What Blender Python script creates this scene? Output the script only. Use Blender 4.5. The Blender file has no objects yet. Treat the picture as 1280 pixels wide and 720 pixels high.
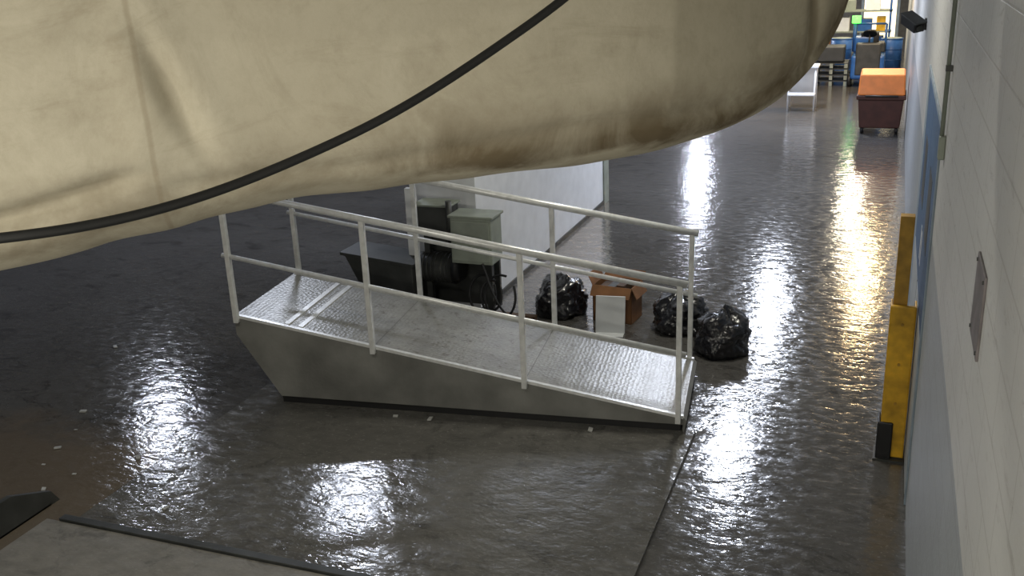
import bpy, bmesh, math, random
from mathutils import Vector, Matrix, noise
random.seed(4)
sc=bpy.context.scene
sc.view_settings.view_transform='Standard'
COL=sc.collection

# ---------------------------------------------------------------- materials
def newmat(name):
    m=bpy.data.materials.new(name); m.use_nodes=True
    nt=m.node_tree; b=nt.nodes['Principled BSDF']
    return m,nt,b
def N(nt,t,**k):
    n=nt.nodes.new(t)
    for a,v in k.items(): setattr(n,a,v)
    return n
def mat(name,col,rough=.5,metal=0,var=.25,scale=6,bump=0,bscale=40,coat=0,emit=None,es=0):
    m,nt,b=newmat(name)
    tc=N(nt,'ShaderNodeTexCoord'); nz=N(nt,'ShaderNodeTexNoise')
    nz.inputs['Scale'].default_value=scale; nz.inputs['Detail'].default_value=6
    nt.links.new(tc.outputs['Object'],nz.inputs['Vector'])
    r=N(nt,'ShaderNodeValToRGB')
    r.color_ramp.elements[0].position=.3; r.color_ramp.elements[1].position=.7
    r.color_ramp.elements[0].color=(*[c*(1-var) for c in col],1)
    r.color_ramp.elements[1].color=(*[min(1,c*(1+var*.5)) for c in col],1)
    nt.links.new(nz.outputs['Fac'],r.inputs['Fac']); nt.links.new(r.outputs['Color'],b.inputs['Base Color'])
    b.inputs['Roughness'].default_value=rough; b.inputs['Metallic'].default_value=metal
    b.inputs['Coat Weight'].default_value=coat
    if bump:
        n2=N(nt,'ShaderNodeTexNoise'); n2.inputs['Scale'].default_value=bscale; n2.inputs['Detail'].default_value=4
        nt.links.new(tc.outputs['Object'],n2.inputs['Vector'])
        bp=N(nt,'ShaderNodeBump'); bp.inputs['Strength'].default_value=bump; bp.inputs['Distance'].default_value=.02
        nt.links.new(n2.outputs['Fac'],bp.inputs['Height']); nt.links.new(bp.outputs['Normal'],b.inputs['Normal'])
    if emit:
        b.inputs['Emission Color'].default_value=(*emit,1); b.inputs['Emission Strength'].default_value=es
    return m

def ramp(nt,src,p0,p1,c0=(0,0,0,1),c1=(1,1,1,1)):
    r=N(nt,'ShaderNodeValToRGB'); e=r.color_ramp.elements
    e[0].position=p0; e[1].position=p1; e[0].color=c0; e[1].color=c1
    nt.links.new(src,r.inputs['Fac']); return r.outputs['Color']
def mixc(nt,fac,a,b,mode='MIX'):
    m=N(nt,'ShaderNodeMix',data_type='RGBA',blend_type=mode)
    if isinstance(fac,(int,float)): m.inputs[0].default_value=fac
    else: nt.links.new(fac,m.inputs[0])
    for i,x in ((6,a),(7,b)):
        if isinstance(x,tuple): m.inputs[i].default_value=x
        else: nt.links.new(x,m.inputs[i])
    return m.outputs[2]
def mth(nt,op,a,b=None,c=None):
    m=N(nt,'ShaderNodeMath',operation=op)
    for i,x in enumerate((a,b,c)):
        if x is None: continue
        if isinstance(x,(int,float)): m.inputs[i].default_value=x
        else: nt.links.new(x,m.inputs[i])
    return m.outputs[0]
def nz(nt,vec,scale,detail=4,rough=.5,dist=0):
    n=N(nt,'ShaderNodeTexNoise'); n.inputs['Scale'].default_value=scale; n.inputs['Detail'].default_value=detail
    n.inputs['Roughness'].default_value=rough; n.inputs['Distortion'].default_value=dist
    nt.links.new(vec,n.inputs['Vector']); return n.outputs['Fac']

def floor_mat(name,base,dark,r0,r1,bstr,brown=True,spec=.6,fineb=.25,coat=0):
    m,nt,b=newmat(name)
    tc=N(nt,'ShaderNodeTexCoord'); v=tc.outputs['Object']
    mp=N(nt,'ShaderNodeMapping'); mp.inputs['Scale'].default_value=(1,1.6,1); mp.inputs['Rotation'].default_value=(0,0,.15)
    nt.links.new(v,mp.inputs['Vector']); vs=mp.outputs['Vector']
    big=nz(nt,v,.6,7,.65); fine=nz(nt,vs,8,8,.7); spk=nz(nt,v,45,3,.6)
    c=mixc(nt,ramp(nt,big,.3,.7),dark,base)
    c=mixc(nt,mth(nt,'MULTIPLY',ramp(nt,fine,.35,.7),.6),c,(base[0]*1.4,base[1]*1.4,base[2]*1.4,1))
    c=mixc(nt,mth(nt,'MULTIPLY',ramp(nt,spk,.60,.68),.4),c,(.26,.26,.24,1))
    c=mixc(nt,mth(nt,'MULTIPLY',ramp(nt,nz(nt,vs,2.3,9,.75,1.0),.54,.64),.6),c,(dark[0]*.5,dark[1]*.5,dark[2]*.5,1))
    if brown:
        sx=N(nt,'ShaderNodeSeparateXYZ'); nt.links.new(v,sx.inputs[0])
        w=mth(nt,'MULTIPLY',mth(nt,'SUBTRACT',nz(nt,v,1.6,8,.65),.5),2.0)
        def soft(x,edge,wd):
            return ramp(nt,mth(nt,'ADD',mth(nt,'MULTIPLY',mth(nt,'SUBTRACT',edge,mth(nt,'ADD',x,w)),1/wd),.5),0,1)
        mx=soft(sx.outputs[0],-4.6,.4); my=soft(sx.outputs[1],5.6,.5)
        fac=mth(nt,'MULTIPLY',mth(nt,'MULTIPLY',mx,my),.6)
        c=mixc(nt,fac,c,(.17,.13,.088,1))
    nt.links.new(c,b.inputs['Base Color'])
    rr=N(nt,'ShaderNodeMapRange'); nt.links.new(nz(nt,vs,9,7,.65),rr.inputs[0])
    rr.inputs[1].default_value=.38; rr.inputs[2].default_value=.62; rr.inputs[3].default_value=r0; rr.inputs[4].default_value=r1
    nt.links.new(rr.outputs[0],b.inputs['Roughness'])
    bp=N(nt,'ShaderNodeBump'); bp.inputs['Strength'].default_value=bstr; bp.inputs['Distance'].default_value=.02
    h=mth(nt,'ADD',nz(nt,vs,4.5,3,.5),mth(nt,'MULTIPLY',nz(nt,vs,20,2,.5),fineb))
    nt.links.new(h,bp.inputs['Height']); nt.links.new(bp.outputs['Normal'],b.inputs['Normal'])
    b.inputs['IOR'].default_value=1.5
    b.inputs['Specular IOR Level'].default_value=spec
    return m
M_floor=floor_mat('wet_painted_concrete',(.098,.094,.088,1),(.060,.057,.053,1),.06,.20,.36,spec=.9,fineb=.26)
M_plate=floor_mat('worn_steel_plate',(.115,.11,.10,1),(.075,.072,.066,1),.08,.24,.42,False,.95,.34)
M_apron=floor_mat('worn_concrete_apron',(.18,.17,.15,1),(.12,.115,.10,1),.4,.6,.3,False,.4)

def wall_mat(name):
    m,nt,b=newmat(name)
    tc=N(nt,'ShaderNodeTexCoord'); v=tc.outputs['Object']
    sx=N(nt,'ShaderNodeSeparateXYZ'); nt.links.new(v,sx.inputs[0])
    cb=N(nt,'ShaderNodeCombineXYZ'); nt.links.new(sx.outputs[1],cb.inputs[0]); nt.links.new(sx.outputs[2],cb.inputs[1])
    br=N(nt,'ShaderNodeTexBrick'); nt.links.new(cb.outputs[0],br.inputs['Vector'])
    br.inputs['Scale'].default_value=1; br.inputs['Brick Width'].default_value=.45; br.inputs['Row Height'].default_value=.2
    br.inputs['Mortar Size'].default_value=.005; br.inputs['Mortar Smooth'].default_value=.4
    br.inputs['Color1'].default_value=(1,1,1,1); br.inputs['Color2'].default_value=(.97,.97,.97,1); br.inputs['Mortar'].default_value=(.80,.79,.77,1)
    up=mixc(nt,nz(nt,v,1.5,5),(.54,.54,.52,1),(.66,.66,.64,1))
    lo=mixc(nt,nz(nt,v,2.5,5),(.33,.355,.37,1),(.42,.445,.46,1))
    c=mixc(nt,mth(nt,'GREATER_THAN',sx.outputs[2],1.85),lo,up)
    c=mixc(nt,1.0,c,br.outputs['Color'],'MULTIPLY')
    mp=N(nt,'ShaderNodeMapping'); mp.inputs['Scale'].default_value=(1,.5,3); nt.links.new(v,mp.inputs['Vector'])
    sc_=ramp(nt,nz(nt,mp.outputs['Vector'],7,9,.75,.8),.56,.66)
    c=mixc(nt,mth(nt,'MULTIPLY',sc_,.45),c,(.27,.25,.22,1))
    nt.links.new(c,b.inputs['Base Color']); b.inputs['Roughness'].default_value=.45
    bp=N(nt,'ShaderNodeBump'); bp.inputs['Strength'].default_value=.3; bp.inputs['Distance'].default_value=.01
    nt.links.new(mth(nt,'ADD',mth(nt,'MULTIPLY',br.outputs['Fac'],-1),nz(nt,v,30,3)),bp.inputs['Height'])
    nt.links.new(bp.outputs['Normal'],b.inputs['Normal'])
    return m
M_wall=wall_mat('painted_block_wall')
M_dark=mat('dark_wall_paint',(.10,.10,.105),.7)
M_backw=mat('pale_wall_paint',(.5,.48,.43),.7)
M_ceil=mat('ceiling_panel',(.25,.25,.24),.8)
M_white=mat('white_board',(.80,.82,.84),.4,var=.08)
M_alu=mat('brushed_aluminium',(.76,.77,.76),.34,.25,var=.15,scale=20)
M_aluside=mat('aluminium_side_sheet',(.215,.215,.20),.5,.15,var=.4,scale=2.5,bump=.1)
M_black=mat('black_rubber',(.012,.012,.013),.5)
M_rust=mat('rusty_steel',(.10,.06,.035),.75,.2,var=.5,scale=12)
M_grey=mat('grey_green_enclosure',(.28,.31,.26),.5,.1,var=.2)
M_dgrey=mat('dark_grey_steel',(.06,.063,.06),.5,.3,var=.3)
M_bag=mat('black_plastic_bag',(.010,.010,.013),.22,0,var=.3,coat=.5,bump=.5,bscale=22)
M_card=mat('cardboard',(.22,.10,.04),.8,0,var=.35)
M_paper=mat('white_paper',(.62,.64,.65),.7,var=.05)
M_litter=mat('litter_scraps',(.5,.5,.48),.8,var=.4)
M_yel=mat('yellow_paint',(.66,.37,.02),.5,var=.5,scale=7)
M_yeld=mat('worn_yellow_paint',(.46,.26,.03),.55,var=.45,scale=8)
M_blue=mat('blue_door_paint',(.045,.105,.215),.55,var=.2)
M_frame=mat('door_frame_paint',(.26,.32,.38),.55)
M_kick=mat('grey_kick_panel',(.38,.41,.43),.5,var=.2)
M_or=mat('orange_plastic',(.85,.25,.05),.5,var=.15)
M_red=mat('dark_red_body',(.07,.022,.015),.55,var=.3)
M_bl2=mat('blue_machine_paint',(.03,.12,.36),.4)
M_green=mat('green_beacon',(.02,.6,.05),.4,emit=(.15,1,.1),es=3)
M_warm=mat('warm_lit_glass',(.9,.8,.6),.5,emit=(1,.82,.5),es=2.0)
M_cable=mat('black_cable_sheath',(.006,.006,.006),.6)

def deck_mat():
    m,nt,b=newmat('tread_plate_aluminium')
    tc=N(nt,'ShaderNodeTexCoord'); v=tc.outputs['Object']
    vo=N(nt,'ShaderNodeTexVoronoi'); vo.inputs['Scale'].default_value=30; vo.inputs['Randomness'].default_value=.45
    nt.links.new(v,vo.inputs['Vector'])
    c=mixc(nt,ramp(nt,nz(nt,v,2.5,8,.7),.35,.65),(.27,.27,.255,1),(.44,.44,.42,1))
    c=mixc(nt,mth(nt,'MULTIPLY',ramp(nt,vo.outputs['Distance'],.08,.40),.35),c,(.19,.19,.18,1))
    c=mixc(nt,mth(nt,'MULTIPLY',ramp(nt,nz(nt,v,15,8,.78),.54,.63),.7),c,(.12,.105,.09,1))
    nt.links.new(c,b.inputs['Base Color']); b.inputs['Roughness'].default_value=.34; b.inputs['Metallic'].default_value=.15
    bp=N(nt,'ShaderNodeBump'); bp.inputs['Strength'].default_value=.32; bp.inputs['Distance'].default_value=.008
    nt.links.new(mth(nt,'ADD',vo.outputs['Distance'],mth(nt,'MULTIPLY',nz(nt,v,5,5),.8)),bp.inputs['Height']); nt.links.new(bp.outputs['Normal'],b.inputs['Normal'])
    return m
M_deck=deck_mat()

# ---------------------------------------------------------------- mesh helpers
def obj(name,bm,m,parent=None,smooth=False,bevel=0):
    me=bpy.data.meshes.new(name); bm.normal_update(); bm.to_mesh(me); bm.free()
    o=bpy.data.objects.new(name,me); COL.objects.link(o)
    if m: me.materials.append(m)
    if smooth:
        for p in me.polygons: p.use_smooth=True
    if bevel:
        b=o.modifiers.new('bevel','BEVEL'); b.width=bevel; b.segments=2; b.limit_method='ANGLE'
    if parent: o.parent=parent
    return o
def empty(name,loc=(0,0,0),rz=0):
    e=bpy.data.objects.new(name,None); COL.objects.link(e); e.location=loc; e.rotation_euler=(0,0,rz); return e
def addbox(bm,a,b,M=None):
    x0,y0,z0=a; x1,y1,z1=b
    vs=[Vector(p) for p in ((x0,y0,z0),(x1,y0,z0),(x1,y1,z0),(x0,y1,z0),(x0,y0,z1),(x1,y0,z1),(x1,y1,z1),(x0,y1,z1))]
    if M: vs=[M@q for q in vs]
    vs=[bm.verts.new(q) for q in vs]
    for f in ((3,2,1,0),(4,5,6,7),(0,1,5,4),(1,2,6,5),(2,3,7,6),(3,0,4,7)): bm.faces.new([vs[i] for i in f])
def box(name,a,b,m,parent=None,bevel=0,M=None):
    bm=bmesh.new(); addbox(bm,a,b,M); return obj(name,bm,m,parent,bevel=bevel)
def addtube(bm,p,q,r,seg=12,r2=None):
    p=Vector(p);q=Vector(q);d=q-p
    rot=d.to_track_quat('Z','Y').to_matrix().to_4x4()
    bmesh.ops.create_cone(bm,cap_ends=True,segments=seg,radius1=r,radius2=r if r2 is None else r2,depth=d.length,matrix=Matrix.Translation((p+q)/2)@rot)
def tube(name,p,q,r,m,parent=None,seg=16,r2=None):
    bm=bmesh.new(); addtube(bm,p,q,r,seg,r2); o=obj(name,bm,m,parent)
    for f in o.data.polygons: f.use_smooth=len(f.vertices)==4
    return o
def prism(name,prof,y0,y1,m,parent=None,bevel=0,axis='xz'):
    bm=bmesh.new()
    a=[bm.verts.new((x,y0,z)) for x,z in prof]; b=[bm.verts.new((x,y1,z)) for x,z in prof]
    bm.faces.new(a); bm.faces.new(b[::-1]); n=len(prof)
    for i in range(n): bm.faces.new((a[i],b[i],b[(i+1)%n],a[(i+1)%n]))
    bmesh.ops.recalc_face_normals(bm,faces=bm.faces)
    return obj(name,bm,m,parent,bevel=bevel)
def cable(name,pts,r,m,parent=None):
    cu=bpy.data.curves.new(name,'CURVE'); cu.dimensions='3D'; cu.bevel_depth=r; cu.bevel_resolution=4; cu.resolution_u=12
    s=cu.splines.new('NURBS'); s.points.add(len(pts)-1)
    for i,p in enumerate(pts): s.points[i].co=(*p,1)
    s.use_endpoint_u=True; s.order_u=4
    o=bpy.data.objects.new(name,cu); COL.objects.link(o); cu.materials.append(m)
    if parent: o.parent=parent
    return o

# ---------------------------------------------------------------- room
WX=.30; CZ=4.7
box('floor',(-16,-2,-.2),(WX,36,0),M_floor)
box('wall_right',(WX,-2,-.2),(WX+.25,36,CZ),M_wall)
box('wall_left',(-16.2,-2,-.2),(-16,36,CZ),M_dark)
box('wall_back',(-16,-2.2,-.2),(WX+.25,-2,CZ),M_backw)
box('wall_far',(-16,36,-.2),(WX+.25,36.2,CZ),M_dark)
box('ceiling',(-16,-2,CZ),(WX+.25,36,CZ+.2),M_ceil)
wp=box('wall_partition',(-4.62,9.05,0),(-3.88,14.1,CZ),M_white)
box('trim_partition',(-3.88,13.85,0),(-3.86,14.1,CZ),M_grey)
box('baseboard_partition',(-3.88,9.05,0),(-3.865,13.85,.06),M_dgrey)

# lit doorway at end
d=empty('door_far',(-.35,35.95,0))
box('leaf_opening',(-.7,0,0),(.3,.03,2.2),M_warm,d)
box('frame_l',(-.8,-.03,0),(-.7,.03,2.3),M_frame,d); box('frame_r',(.3,-.03,0),(.4,.03,2.3),M_frame,d); box('frame_t',(-.8,-.03,2.2),(.4,.03,2.3),M_frame,d)

# blue double door in right wall
d=empty('door_blue',(WX,0,0))
box('leaf_1',(-.010,6.36,.02),(0,7.62,2.5),M_blue,d,.002)
box('leaf_2',(-.010,7.64,.02),(0,8.9,2.5),M_blue,d,.002)
for a,b,n in ((6.30,6.34,'jamb_near'),(8.92,9.3,'jamb_far')): box(n,(-.012,a,0),(0,b,2.55),M_frame,d,.002)
box('lintel',(-.012,6.34,2.51),(0,8.92,2.55),M_frame,d,.002)
box('vision_panel',(-.0115,6.75,1.6),(-.009,7.25,2.1),M_dgrey,d); box('vision_panel_2',(-.0115,8.0,1.6),(-.009,8.5,2.1),M_dgrey,d)
box('pull_plate_1',(-.0115,7.5,1.3),(-.009,7.58,1.55),M_alu,d); box('pull_plate_2',(-.0115,7.68,1.3),(-.009,7.76,1.55),M_alu,d)
box('kick_panel_1',(-.0125,6.38,.04),(-.009,7.61,1.15),M_kick,d); box('kick_panel_2',(-.0125,7.65,.04),(-.009,8.88,1.15),M_kick,d)

# conduit on wall
d=empty('wall_conduit',(WX,5.9,0))
tube('pipe',(-.022,0,2.5),(-.022,0,CZ),.012,M_grey,d); box('junction_box',(-.035,-.04,2.42),(0,.04,2.55),M_grey,d,.006)
for z in (2.9,3.4,3.9): box('clip',(-.036,-.025,z),(0,.025,z+.03),M_dgrey,d)
d=empty('wall_sign',(WX,3.13,2.53)); box('plate',(-.008,-.14,-.13),(0,.14,.13),mat('sign_plate_grey',(.17,.15,.15),.6,var=.3,scale=15),d,.002)
for y in (-.12,.12):
    for z in (-.11,.11): tube('screw',(-.012,y,z),(-.006,y,z),.006,M_dgrey,d)
# security camera on wall
d=empty('security_camera',(WX,12,2.68))
box('mount',(-.02,-.06,-.06),(0,.06,.06),M_black,d); tube('arm',(0,0,0),(-.12,-.03,.02),.02,M_black,d)
T=Matrix.Translation((-.15,-.08,.02))@Matrix.Rotation(.35,4,'X')@Matrix.Rotation(.5,4,'Z')
box('housing',(-.06,-.16,-.05),(.06,.14,.06),M_black,d,.01,T); box('sunshield',(-.07,-.2,.06),(.07,.14,.075),M_dgrey,d,.004,T)
tube('lens',T@Vector((0,-.18,0)),T@Vector((0,-.15,0)),.035,M_dgrey,d)

# yellow guard post: slim steel upright with a wide guard bolted to its lower part
d=empty('yellow_guard_post',(.195,7.0,0))
box('upright_face',(-.07,-.01,0),(-.058,.07,1.80),M_yeld,d,.003)
box('upright_web',(-.07,-.02,0),(.022,-.008,1.80),M_yeld,d,.003)
box('upright_top_cap',(-.07,-.02,1.795),(.022,.07,1.805),M_yeld,d,.002)
box('guard_front',(-.085,-.08,.02),(.085,-.03,1.18),M_yel,d,.012)
box('guard_side',(-.085,-.075,.02),(-.072,.08,1.18),M_yel,d,.005)
box('guard_return',(.072,-.075,.02),(.085,.08,1.18),M_yel,d,.005)
box('rubber_foot',(-.105,-.10,0),(.0,-.078,.30),M_black,d,.01)
box('rubber_foot_side',(-.105,-.10,0),(-.087,.08,.30),M_black,d,.01)
box('base_plate',(-.12,-.12,0),(.09,.1,.015),M_dgrey,d)
for z in (.45,.75,1.05): tube('bolt',(0,-.09,z),(0,-.078,z),.010,M_yeld,d)

# ---------------------------------------------------------------- ground plates
box('floor_steel_plate',(-5.02,4.42,0),(-1.22,6.95,.034),M_plate,None,.004)
d=empty('dock_leveller_lip',(0,0,0))
box('edge_strip',(-5.05,4.35,0),(-.6,4.41,.10),M_dgrey,d,.004)
box('apron',(-5.15,2.0,0),(-.6,4.345,.085),M_apron,d,.004)
d=empty('dock_side_plate',(0,0,0))
bm=bmesh.new()
prism_pts=[(2.2,0),(4.68,0),(4.62,.1),(4.3,.24),(2.2,.24)]
a=[bm.verts.new((-5.42,y,z)) for y,z in prism_pts]; b=[bm.verts.new((-5.38,y,z)) for y,z in prism_pts]
bm.faces.new(a); bm.faces.new(b[::-1])
for i in range(5): bm.faces.new((a[i],b[i],b[(i+1)%5],a[(i+1)%5]))
bmesh.ops.recalc_face_normals(bm,faces=bm.faces); obj('upright',bm,M_dgrey,d)
box('foot_flange',(-5.52,2.2,0),(-5.38,4.6,.012),M_dgrey,d)

# ---------------------------------------------------------------- ramp
ang=math.atan2(-.1156,-.9933)
RP=empty('loading_ramp',(-1.31,6.87,.012),ang)
W=1.17; L=3.73; h0=.15; h1=.80
def dz(x): return h0+(h1-h0)*x/L
prof=[(0,.085),(0,h0),(L,h1),(L,h1-.17),(3.38,.085)]
prism('side_near',prof,-.03,0,M_aluside,RP,.003)
prism('side_far',prof,-W,-W+.03,M_aluside,RP,.003)
prism('end_slope',[(L,h1-.0),(L,h1-.17),(3.38,.085),(3.34,.085),(L-.03,h1-.17),(L-.03,h1-.01)],-W+.03,-.03,M_aluside,RP)
prism('deck',[(-.0,h0-.03),(0,h0+.0),(L,h1),(L,h1-.03)],-W+.035,-.035,M_deck,RP)
prism('toe_lip',[(0,h0),(0,.03),(-.012,.024),(-.03,h0-.03)],-W,0,M_aluside,RP)
for n,y0,y1 in (('curb_near',-.03,.004),('curb_far',-W-.004,-W+.03)):
    prism(n,[(-.005,dz(0)-.015),(-.005,dz(0)+.010),(L,h1+.010),(L,h1-.015)],y0,y1,M_alu,RP)
for k,x in enumerate((3.14,3.26)):
    prism('hinge_strip_%d'%k,[(x,dz(x)),(x,dz(x)+.010),(x+.04,dz(x+.04)+.010),(x+.04,dz(x+.04))],-W+.05,-.05,M_alu,RP)
for i,x in enumerate((1.24,2.5)):
    prism('seam_%d'%i,[(x,dz(x)),(x,dz(x)+.002),(x+.008,dz(x+.008)+.002),(x+.008,dz(x+.008))],-W+.05,-.05,M_aluside,RP)
box('under_shade_core',(0.05,-W+.1,0.023),(3.3,-.08,.09),M_black,RP)  # black boxes paint in the shadow line and gunk below the ramp
box('under_shade_near',(0.02,-.06,.023),(3.38,-.022,.085),M_black,RP)
box('under_shade_far',(0.02,-W+.022,.023),(3.38,-W+.06,.085),M_black,RP)
HT=1.085; HM=.53
for side,y in (('near',.018),('far',-W-.018)):
    ex=.05 if side=='far' else 0
    for i,x in enumerate((.035,1.24,2.5,3.70)):
        bm=bmesh.new(); addbox(bm,(x-.021,y-.021,dz(x)-.05),(x+.021,y+.021,dz(x)+HT+ex)); obj('post_%s_%d'%(side,i),bm,M_alu,RP,bevel=.004)
    for n,hh in (('top',HT),('mid',HM)):
        x0,x1=(-.02,3.75)
        p=Vector((x0,y,dz(x0)+hh+ex));q=Vector((x1,y,dz(x1)+hh+ex))
        tube('rail_%s_%s'%(n,side),p,q,.028 if n=='top' else .020,M_alu,RP)

# ---------------------------------------------------------------- pump machine behind ramp
d=empty('hydraulic_power_unit',(0,0,0))
box('enclosure',(-3.93,8.5,.72),(-3.50,8.78,1.18),M_grey,d,.01)
box('enclosure_lid',(-3.95,8.49,1.18),(-3.48,8.80,1.205),M_grey,d,.005)
box('enclosure_door',(-3.91,8.485,.75),(-3.52,8.5,1.15),M_grey,d,.004)
tube('door_latch',(-3.56,8.478,.95),(-3.56,8.486,.95),.018,M_black,d)
box('motor_box',(-4.36,8.6,1.0),(-3.99,8.86,1.25),M_dgrey,d,.01)
box('motor_box_lid',(-4.38,8.59,1.25),(-3.97,8.88,1.27),M_grey,d,.004)
box('backplate',(-4.3,8.8,.2),(-3.55,8.84,1.0),M_dgrey,d)
for x in (-4.28,-3.62): box('leg',(x,8.62,.08),(x+.06,8.68,1.0),M_dgrey,d)
prism('tank',[(-5.12,.74),(-4.35,.66),(-4.35,.3),(-4.9,.3)],8.45,8.85,M_dgrey,d,.012)
prism('tank_rim',[(-5.15,.77),(-4.33,.69),(-4.33,.66),(-5.15,.74)],8.43,8.87,M_dgrey,d)
for x in (-4.85,-4.4): box('tank_leg',(x,8.5,.05),(x+.05,8.8,.32),M_dgrey,d)
tube('motor',(-4.3,8.65,.62),(-3.95,8.65,.62),.15,M_dgrey,d,24)
for i in range(7): tube('fin_%d'%i,(-4.27+i*.045,8.65,.62),(-4.255+i*.045,8.65,.62),.158,M_dgrey,d,24)
tube('fan_cover',(-3.95,8.65,.62),(-3.88,8.65,.62),.165,M_black,d,24,.12)
box('skid_near',(-5.0,8.42,0),(-3.2,8.5,.10),M_rust,d,.004); box('skid_far',(-5.0,8.82,0),(-3.2,8.9,.10),M_rust,d,.004)
for x in (-4.9,-4.1,-3.3): box('skid_cross',(x,8.5,.02),(x+.08,8.82,.09),M_rust,d)
tube('pipe',(-3.98,8.6,.9),(-3.98,8.6,1.32),.03,M_dgrey,d)
box('white_stand',(-4.50,8.7,.3),(-4.40,8.76,1.40),M_white,d)
for k,(cx,R_) in enumerate(((-3.62,.19),(-3.52,.15),(-3.42,.22))):
    cable('hose_%d'%k,[(cx+R_*math.cos(t)*.75,8.5-.02*k+.04*math.sin(t),.42+R_*math.sin(t)) for t in [i*math.tau/14*.9+1.2 for i in range(15)]],.012,M_black,d)
cable('hose_drop',[(-3.6,8.48,.74),(-3.5,8.44,.5),(-3.42,8.4,.25),(-3.1,8.5,.05),(-2.9,8.6,.02)],.012,M_black,d)

# ---------------------------------------------------------------- rubbish
def bag(name,loc,s,seed,lean=0):
    bm=bmesh.new(); bmesh.ops.create_icosphere(bm,subdivisions=5,radius=1)
    for v in bm.verts:
        c=v.co.copy(); n=c.normalized()
        dsp=.24*noise.noise(n*1.6+Vector((seed*3.1,0,0)))+.14*abs(noise.noise(n*4+Vector((seed,5,0))))+.09*abs(noise.noise(n*9+Vector((seed,9,2))))
        k=1+dsp*1.1
        z=n.z
        rr=1 if z<.75 else max(.12,1-(z-.75)*3)
        p=Vector((n.x*k*rr,n.y*k*rr,n.z*k*.9))
        if z>.95: p.z+= (z-.95)*2.2
        p.x+=lean*max(0,z)
        if p.z<-.55: p.z=-.55
        v.co=p
    zmin=min(v.co.z for v in bm.verts)
    for v in bm.verts: v.co.z-=zmin
    for v in bm.verts: v.co=Vector((v.co.x*s[0],v.co.y*s[1],v.co.z*s[2]))
    o=obj(name,bm,M_bag,None,True); o.location=loc; return o
bag('garbage_bag',(-1.31,8.66,0),(.25,.25,.28),1,.1)
bag('garbage_bag',(-1.76,9.12,0),(.27,.24,.26),2,-.1)
bag('garbage_bag',(-3.07,9.27,0),(.25,.25,.29),3,.1)
d=empty('cardboard_box',(-2.46,9.28,0),-.12)
bw,bd,bh=.21,.15,.38
for n,a,b in (('front',(-bw,-bd,0),(bw,-bd+.008,bh)),('back',(-bw,bd-.008,0),(bw,bd,bh)),('side_l',(-bw,-bd,0),(-bw+.008,bd,bh)),('side_r',(bw-.008,-bd,0),(bw,bd,bh)),('bottom',(-bw,-bd,0),(bw,bd,.008))): box(n,a,b,M_card,d)
def flap(n,p,rot,a,b): box(n,a,b,M_card,d,0,Matrix.Translation(p)@rot)
flap('flap_back',(0,bd,bh),Matrix.Rotation(.5,4,'X'),(-bw,0,-.003),(bw,.13,.003))
flap('flap_front',(0,-bd,bh),Matrix.Rotation(.9,4,'X'),(-bw,-.12,-.003),(bw,0,.003))
flap('flap_l',(-bw,0,bh),Matrix.Rotation(1.1,4,'Y'),(-.12,-bd,-.003),(0,bd,.003))
flap('flap_r',(bw,0,bh),Matrix.Rotation(1.1,4,'Y'),(0,-bd,-.003),(.12,bd,.003))
for i in range(3): box('packing_%d'%i,(-.16+i*.1,-.12,.2),(-.08+i*.1,.1,.35+.02*i),M_dgrey if i%2 else M_rust,d)
d=empty('white_carton_panel',(-2.42,8.84,0),.12)
box('sheet',(-.145,-.012,0),(.145,.012,.37),M_paper,d,.003,Matrix.Rotation(-.15,4,'X'))
box('sheet_fold',(-.14,-.11,0),(.14,0,.006),M_paper,d,.002)

# litter
bm=bmesh.new()
LP=[(-5.55,5.0),(-5.9,5.05),(-5.25,5.35),(-5.75,4.55),(-6.1,5.6),(-7.1,7.2),(-6.0,5.3),(-5.6,4.75),(-6.3,5.9)]
LQ=[(-4.5,4.75),(-3.6,6.50),(-3.3,6.53),(-2.0,6.70)]
for (x,y) in LP+LQ:
    s=random.uniform(.010,.030); z0=.037 if (x,y) in LQ else .003
    T=Matrix.Translation((x,y,z0+s*.25))@Matrix.Rotation(random.uniform(0,3),4,'Z')@Matrix.Rotation(random.uniform(-.3,.3),4,'X')
    addbox(bm,(-s,-s*.6,-s*.2),(s,s*.6,s*.2),T)
obj('floor_litter',bm,M_litter)

# ---------------------------------------------------------------- far corridor objects
d=empty('orange_bin',(-.16,20.6,0))
prism('body',[(-.38,.12),(-.43,.72),(.40,.72),(.35,.12)],-.4,.45,M_red,d,.02)
box('rim',(-.46,-.44,.66),(.43,.49,.74),M_red,d,.015)
bm=bmesh.new()
a=[(-.44,-.42,.74),(.41,-.42,.74),(.41,.47,.78),(-.44,.47,.78),(-.42,-.30,1.12),(.39,-.30,1.12),(.39,.42,1.16),(-.42,.42,1.16)]
vs=[bm.verts.new(p) for p in a]
for f in ((3,2,1,0),(4,5,6,7),(0,1,5,4),(1,2,6,5),(2,3,7,6),(3,0,4,7)): bm.faces.new([vs[i] for i in f])
obj('lid',bm,M_or,d,bevel=.03)
for x in (-.33,.3):
    for y in (-.3,.35): tube('wheel',(x-.025,y,.07),(x+.025,y,.07),.07,M_black,d)
tube('handle',(-.3,-.47,.74),(.28,-.47,.74),.018,M_dgrey,d)

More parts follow.
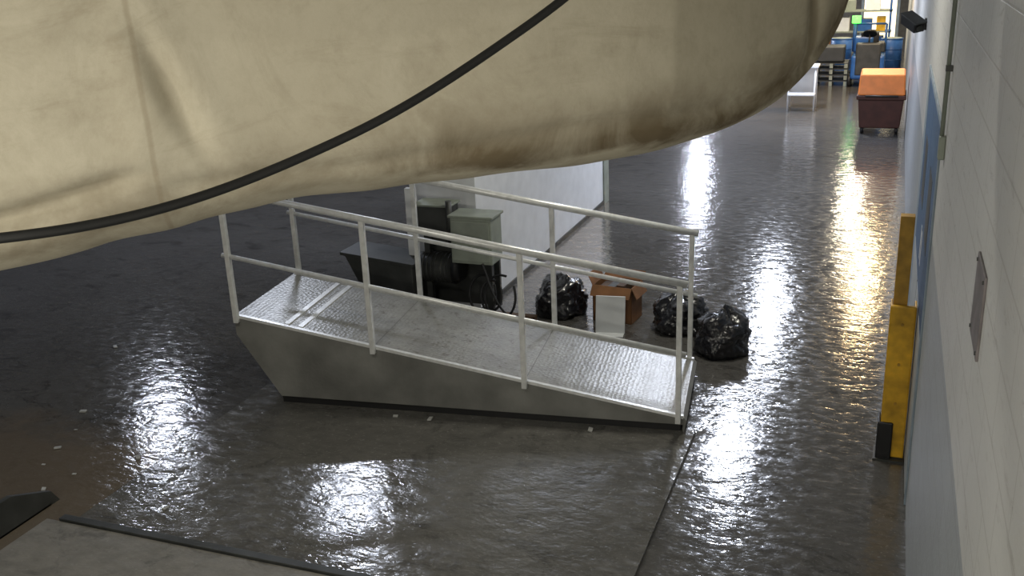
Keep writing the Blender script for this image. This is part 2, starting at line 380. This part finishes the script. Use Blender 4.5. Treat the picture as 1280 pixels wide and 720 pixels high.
d=empty('floor_scrubber',(-.62,27.4,0))
box('body',(-.4,-.6,.2),(.4,.6,.8),M_bl2,d,.06); box('rear_tank',(-.38,.1,.8),(.1,.6,1.2),M_bl2,d,.05)
box('battery_box',(.12,.1,.8),(.38,.6,1.05),M_dgrey,d,.03)
box('seat',(-.22,-.15,.8),(.22,.2,.92),M_black,d,.03); box('seat_back',(-.22,.12,.9),(.22,.2,1.3),M_black,d,.03)
box('front_cowl',(-.3,-.62,.3),(.3,-.4,1.1),M_dgrey,d,.04); tube('steering_column',(0,-.42,1.1),(0,-.3,1.3),.02,M_black,d); tube('steering_wheel',(0,-.31,1.29),(0,-.29,1.32),.17,M_black,d)
tube('guard_l',(-.38,.3,.8),(-.38,.3,1.52),.045,M_bl2,d); tube('guard_r',(.38,.3,.8),(.38,.3,1.5),.03,M_bl2,d); tube('guard_t',(-.38,.3,1.5),(.38,.3,1.5),.025,M_bl2,d)
tube('beacon',(-.36,.3,1.52),(-.36,.3,1.70),.11,M_green,d)
for x in (-.42,.42):
    for y in (-.4,.35): tube('wheel',(x-.04,y,.16),(x+.04,y,.16),.16,M_black,d)
box('squeegee',(-.48,.6,.05),(.48,.68,.16),M_dgrey,d)
def drum(loc):
    d=empty('blue_drum',loc)
    tube('shell',(0,0,0),(0,0,.88),.29,M_bl2,d,28)
    for z in (0,.29,.58,.86): tube('hoop',(0,0,z),(0,0,z+.03),.3,M_bl2,d,28)
    tube('lid',(0,0,.88),(0,0,.9),.27,M_grey,d,28)
drum((-.75,30.2,0)); drum((-.1,30.5,0)); drum((-1.45,30.6,0))
d=empty('storage_shelf',(-1.1,32.5,0))
for x in (-.9,.9):
    for y in (-.3,.3): box('upright',(x-.03,y-.03,0),(x+.03,y+.03,2.0),M_bl2,d)
for z in (.3,.9,1.5): box('shelf',(-.95,-.33,z),(.95,.33,z+.04),M_grey,d)
for i,(x,z,w,h,m) in enumerate(((-.6,.34,.4,.4,M_card),(.1,.34,.5,.35,M_grey),(.6,.34,.3,.45,M_bl2),(-.5,.94,.5,.4,M_white),(.2,.94,.4,.35,M_bl2),(.65,.94,.25,.4,M_yel),(-.4,1.54,.6,.3,M_grey),(.4,1.54,.4,.35,M_white))):
    box('carton_%d'%i,(x-w/2,-.25,z),(x+w/2,.25,z+h),m,d,.01)

d=empty('pallet_stack',(-1.50,27.5,0))
for k in range(4):
    for i in range(5): box('slat',(-.4,-.4+i*.18,k*.15+.11),(.4,-.28+i*.18,k*.15+.13),M_dgrey,d)
    for x in (-.4,-.04,.32): box('stringer',(x,-.4,k*.15),(x+.08,.44,k*.15+.11),M_grey,d)
box('load',(-.35,-.35,.6),(.3,.35,.98),M_dgrey,d,.03)

d=empty('white_step_stand',(-1.85,23.2,0))
for x in (-.3,.26):
    for y in (-.25,.25): tube('leg',(x,y*1.2,0),(x,y*.8,.95),.02,M_white,d)
box('top',(-.34,-.26,.93),(.32,.26,.98),M_white,d,.01); box('step',(-.3,-.45,.35),(.28,-.15,.39),M_white,d,.01); box('side_panel',(-.3,.2,.3),(.28,.23,.93),M_white,d)

# ---------------------------------------------------------------- sagging tarpaulin
K=[(-500,(-3.6,.55,2.80)),(-200,(-2.62,1.2,2.86)),(0,(-1.95,1.67,2.94)),(180,(-1.66,1.88,2.995)),(370,(-1.373,2.067,3.045)),(640,(-.925,2.38,3.060)),(830,(-.615,2.69,3.070)),(970,(-.38,3.01,3.135)),(1040,(-.240,3.24,3.275)),(1075,(-.172,3.34,3.44)),(1092,(-.125,3.40,3.62)),(1105,(-.10,3.44,4.0))]
ks=[k for k,_ in K]; ps=[Vector(p) for _,p in K]
tg=[]
for i in range(len(K)):
    a=max(0,i-1); b=min(len(K)-1,i+1); tg.append((ps[b]-ps[a])/(ks[b]-ks[a]))
def path(k):
    i=0
    while i<len(ks)-2 and k>ks[i+1]: i+=1
    h=ks[i+1]-ks[i]; t=(k-ks[i])/h
    return ps[i]*(2*t**3-3*t**2+1)+tg[i]*h*(t**3-2*t**2+t)+ps[i+1]*(-2*t**3+3*t**2)+tg[i+1]*h*(t**3-t**2)
def g(x,s): return math.exp(-(x/s)**2)
bm=bmesh.new(); uvl=bm.loops.layers.uv.new('UV')
NK=400; kk=[-500+i*(1105+500)/NK for i in range(NK+1)]
NH=80
grid=[]
for k in kk:
    P=path(k); P2=path(min(1105,k+4)); P1=path(k-4) if k>-490 else path(k)
    tgt=(P2-P1); tgt.z=0; tgt.normalize(); n=Vector((-tgt.y,tgt.x,0))
    w=.26*min(1,math.sqrt(max(0.0004,(1105-k)/320)))
    top=CZ-P.z-.01
    row=[]
    for j in range(-NH,NH+1):
        f=abs(j)/NH; h=top*(f**1.6)
        rb=min(.22,top)
        gg=math.sqrt(max(0,1-(1-min(1,h/rb))**2))
        sgn=-1 if j<0 else 1
        off=sgn*w*gg
        dd=0
        if j<=0:
            fade=min(1,h/.12)
            lean=k-(205+40*(h-.3))
            dd-=.012*g(lean,34)*min(1,h/.25)
            cr=k-(300-130*max(0,h-.10)**.8*1.4)
            dd+=.028*g(cr,15)*g(h-.33,.13)
            dd-=.010*g(cr-32,26)*g(h-.33,.18)
            sg=(1/(1+math.exp((k-180)/20)))
            dd+=.040*g(h-(.15+.03*math.sin(k*.006)),.022)*sg
            dd-=.020*g(h-.085,.045)*sg
            dd+=.010*g(h-(.12+.02*math.sin(k*.011)),.022)*(1-sg)
            dd-=.008*g(h-.06,.03)*(1-sg)
            dd+=.022*g(k-988,9)*min(1,h/.2)
            dd+=.010*noise.noise(Vector((k*.004,h*2.0,1)))+.003*noise.noise(Vector((k*.012,h*5,4)))
            dd*=fade
        z=P.z+h+.010*noise.noise(Vector((k*.012,2,0)))*max(0,1-h/.1)
        q=P+n*(off+dd); row.append((bm.verts.new((q.x,q.y,z)),h*( -1 if j<0 else 1)))
    grid.append(row)
for i in range(NK):
    for j in range(2*NH):
        f=bm.faces.new((grid[i][j][0],grid[i][j+1][0],grid[i+1][j+1][0],grid[i+1][j][0]))
        uv=((kk[i],grid[i][j][1]),(kk[i],grid[i][j+1][1]),(kk[i+1],grid[i+1][j+1][1]),(kk[i+1],grid[i+1][j][1]))
        for l,(a,b) in zip(f.loops,uv): l[uvl].uv=(a/400,b)
bmesh.ops.recalc_face_normals(bm,faces=bm.faces)
def tarp_mat():
    m,nt,b=newmat('dirty_canvas')
    uv=N(nt,'ShaderNodeUVMap'); s=N(nt,'ShaderNodeSeparateXYZ'); nt.links.new(uv.outputs[0],s.inputs[0])
    tc=N(nt,'ShaderNodeTexCoord'); v=tc.outputs['Object']
    h=mth(nt,'ABSOLUTE',s.outputs[1])
    c=mixc(nt,ramp(nt,nz(nt,v,1.8,5,.6),.3,.7),(.43,.39,.30,1),(.51,.47,.37,1))
    c=mixc(nt,mth(nt,'MULTIPLY',ramp(nt,nz(nt,v,28,8,.75),.45,.65),.18),c,(.27,.23,.16,1))
    hw=mth(nt,'ADD',h,mth(nt,'MULTIPLY',mth(nt,'SUBTRACT',nz(nt,v,4,6,.6),.5),.14))
    band=mth(nt,'MULTIPLY',ramp(nt,hw,.035,.06),ramp(nt,hw,.10,.24,(1,1,1,1),(0,0,0,1)))
    blot=ramp(nt,nz(nt,v,3.0,9,.66,.5),.30,.56)
    kw=ramp(nt,mth(nt,'MULTIPLY',s.outputs[0],.4),.25,.6)
    fac=mth(nt,'MULTIPLY',mth(nt,'MULTIPLY',band,blot),mth(nt,'ADD',mth(nt,'MULTIPLY',kw,.4),.5))
    c=mixc(nt,fac,c,(.12,.088,.048,1))
    st=ramp(nt,nz(nt,v,2.4,10,.72,1.2),.50,.72)
    c=mixc(nt,mth(nt,'MULTIPLY',st,.42),c,(.20,.165,.11,1))
    mp=N(nt,'ShaderNodeMapping'); mp.inputs['Scale'].default_value=(1,5,1); nt.links.new(uv.outputs[0],mp.inputs['Vector'])
    sk=ramp(nt,nz(nt,mp.outputs['Vector'],2.2,8,.7,.6),.55,.72)
    c=mixc(nt,mth(nt,'MULTIPLY',sk,.30),c,(.20,.16,.10,1))
    def seam(k0,wd):
        dx=mth(nt,'ABSOLUTE',mth(nt,'SUBTRACT',mth(nt,'ADD',s.outputs[0],mth(nt,'MULTIPLY',mth(nt,'SUBTRACT',nz(nt,v,3,2),.5),.03)),k0/400))
        return ramp(nt,dx,wd*.4,wd,(1,1,1,1),(0,0,0,1))
    c=mixc(nt,mth(nt,'MULTIPLY',seam(208,.012),.3),c,(.2,.15,.09,1))
    c=mixc(nt,mth(nt,'MULTIPLY',seam(992,.014),.6),c,(.12,.09,.05,1))
    nt.links.new(c,b.inputs['Base Color']); b.inputs['Roughness'].default_value=.9
    b.inputs['Specular IOR Level'].default_value=.1
    bp=N(nt,'ShaderNodeBump'); bp.inputs['Strength'].default_value=.2; bp.inputs['Distance'].default_value=.01
    nt.links.new(nz(nt,v,9,7,.65),bp.inputs['Height']); nt.links.new(bp.outputs['Normal'],b.inputs['Normal'])
    return m
tp=obj('hanging_tarpaulin',bm,tarp_mat(),None,True)

# cable strung in front of the tarpaulin
def dirv(u,v):
    a=u-640;b=360-v
    return Vector((.93602*a-.077*b-425.2,.34968*a+.31413*b+1092.7,-.03992*a+.94626*b-397.3))
cp=[]
for u,v,t in ((-420,330,.00098),(-200,318,.00100),(0,299,.00104),(100,285,.00108),(200,263,.00112),(300,230,.00117),(400,187,.00121),(480,149,.00124),(560,101,.00127),(640,46,.0013),(705,0,.00132),(760,-50,.00134),(820,-130,.00137),(880,-260,.0014),(920,-560,.0014)):
    cp.append(Vector((0,0,3.6))+dirv(u,v)*t)
cable('hanging_cable',cp,.0074,M_cable)

# ---------------------------------------------------------------- lights
def fixture(x,y,lx,ly,power,col,z=4.35,nm='ceiling_light'):
    e=empty(nm,(x,y,z))
    box('housing',(-lx/2-.04,-ly/2-.04,.03),(lx/2+.04,ly/2+.04,.10),M_grey,e,.01)
    for sx in (-1,1):
        for sy in (-1,1): tube('hanger',(sx*lx*.4,sy*ly*.4,.1),(sx*lx*.4,sy*ly*.4,CZ-z),.006,M_dgrey,e,8)
    l=bpy.data.lights.new('tube_lamp','AREA'); l.shape='RECTANGLE'; l.size=lx; l.size_y=ly; l.energy=power; l.color=col
    o=bpy.data.objects.new('tube_lamp',l); COL.objects.link(o); o.parent=e; o.location=(0,0,.02)
cool=(.79,.85,1); neu=(1,.96,.84)
fixture(-2.2,21.5,.35,1.4,330,cool)
fixture(-2.1,15.1,.35,1.3,250,cool)
fixture(-6,33.5,.5,1.6,320,cool)
fixture(-7.2,11.5,.7,.25,110,cool)
fixture(-11.9,12.9,.35,.7,90,cool)
fixture(-.30,24.3,.4,1.5,230,(1,.70,.36))
fixture(-.9,31,.5,1.5,220,(1,.88,.65))
fixture(-1.3,8.4,.4,1.2,72,neu)  # fill light added to brighten the partition face and ramp
fixture(-3.6,3.2,1.2,.3,55,neu)
fixture(-1.6,-.6,1.5,.4,48,neu)  # unseen fill light added behind the camera for the tarpaulin front
fixture(-11,5.5,.3,1.2,30,cool)
def add_fill(x,z,power,tx,ty,tz,s=.7):  # unseen fill lights, housing included, added behind the camera to brighten the tarpaulin
    e=empty('fill_light',(x,-1.95,z))
    dirn=(Vector((tx,ty,tz))-Vector((x,-1.8,z))).normalized()
    Q=dirn.to_track_quat('-Z','Y').to_matrix().to_4x4()
    T=Matrix.Translation((0,.15,0))@Q
    box('housing',(-s/2-.03,-s/4-.03,.01),(s/2+.03,s/4+.03,.08),M_dgrey,e,.01,T)
    box('bracket',(-.05,-.05,-.05),(.05,.1,.05),M_dgrey,e)
    l=bpy.data.lights.new('fill_lamp','AREA'); l.shape='RECTANGLE'; l.size=s; l.size_y=s/2; l.energy=power; l.color=(1,.96,.85)
    o=bpy.data.objects.new('fill_lamp',l); COL.objects.link(o); o.parent=e; o.matrix_local=T
add_fill(-3.2,3.0,44,-1.2,2.4,3.2)
add_fill(-.7,2.6,44,-1.0,2.8,3.2)
w=bpy.data.worlds.new('world'); sc.world=w; w.use_nodes=True
w.node_tree.nodes['Background'].inputs[0].default_value=(.5,.55,.6,1); w.node_tree.nodes['Background'].inputs[1].default_value=.05

# ---------------------------------------------------------------- camera
down=Vector((154,-3650,-1238)).normalized(); Z=-down
Y=Vector((490,435,-1238)).normalized(); Y=(Y-Z*Y.dot(Z)).normalized(); X=Y.cross(Z)
R=Matrix((X,Y,Z))
cam=bpy.data.cameras.new('camera'); cam.lens=1238*36/1280; cam.sensor_width=36; cam.clip_start=.02
co=bpy.data.objects.new('camera',cam); COL.objects.link(co); co.matrix_world=Matrix.Translation((0,0,3.6))@R.to_4x4()
sc.camera=co
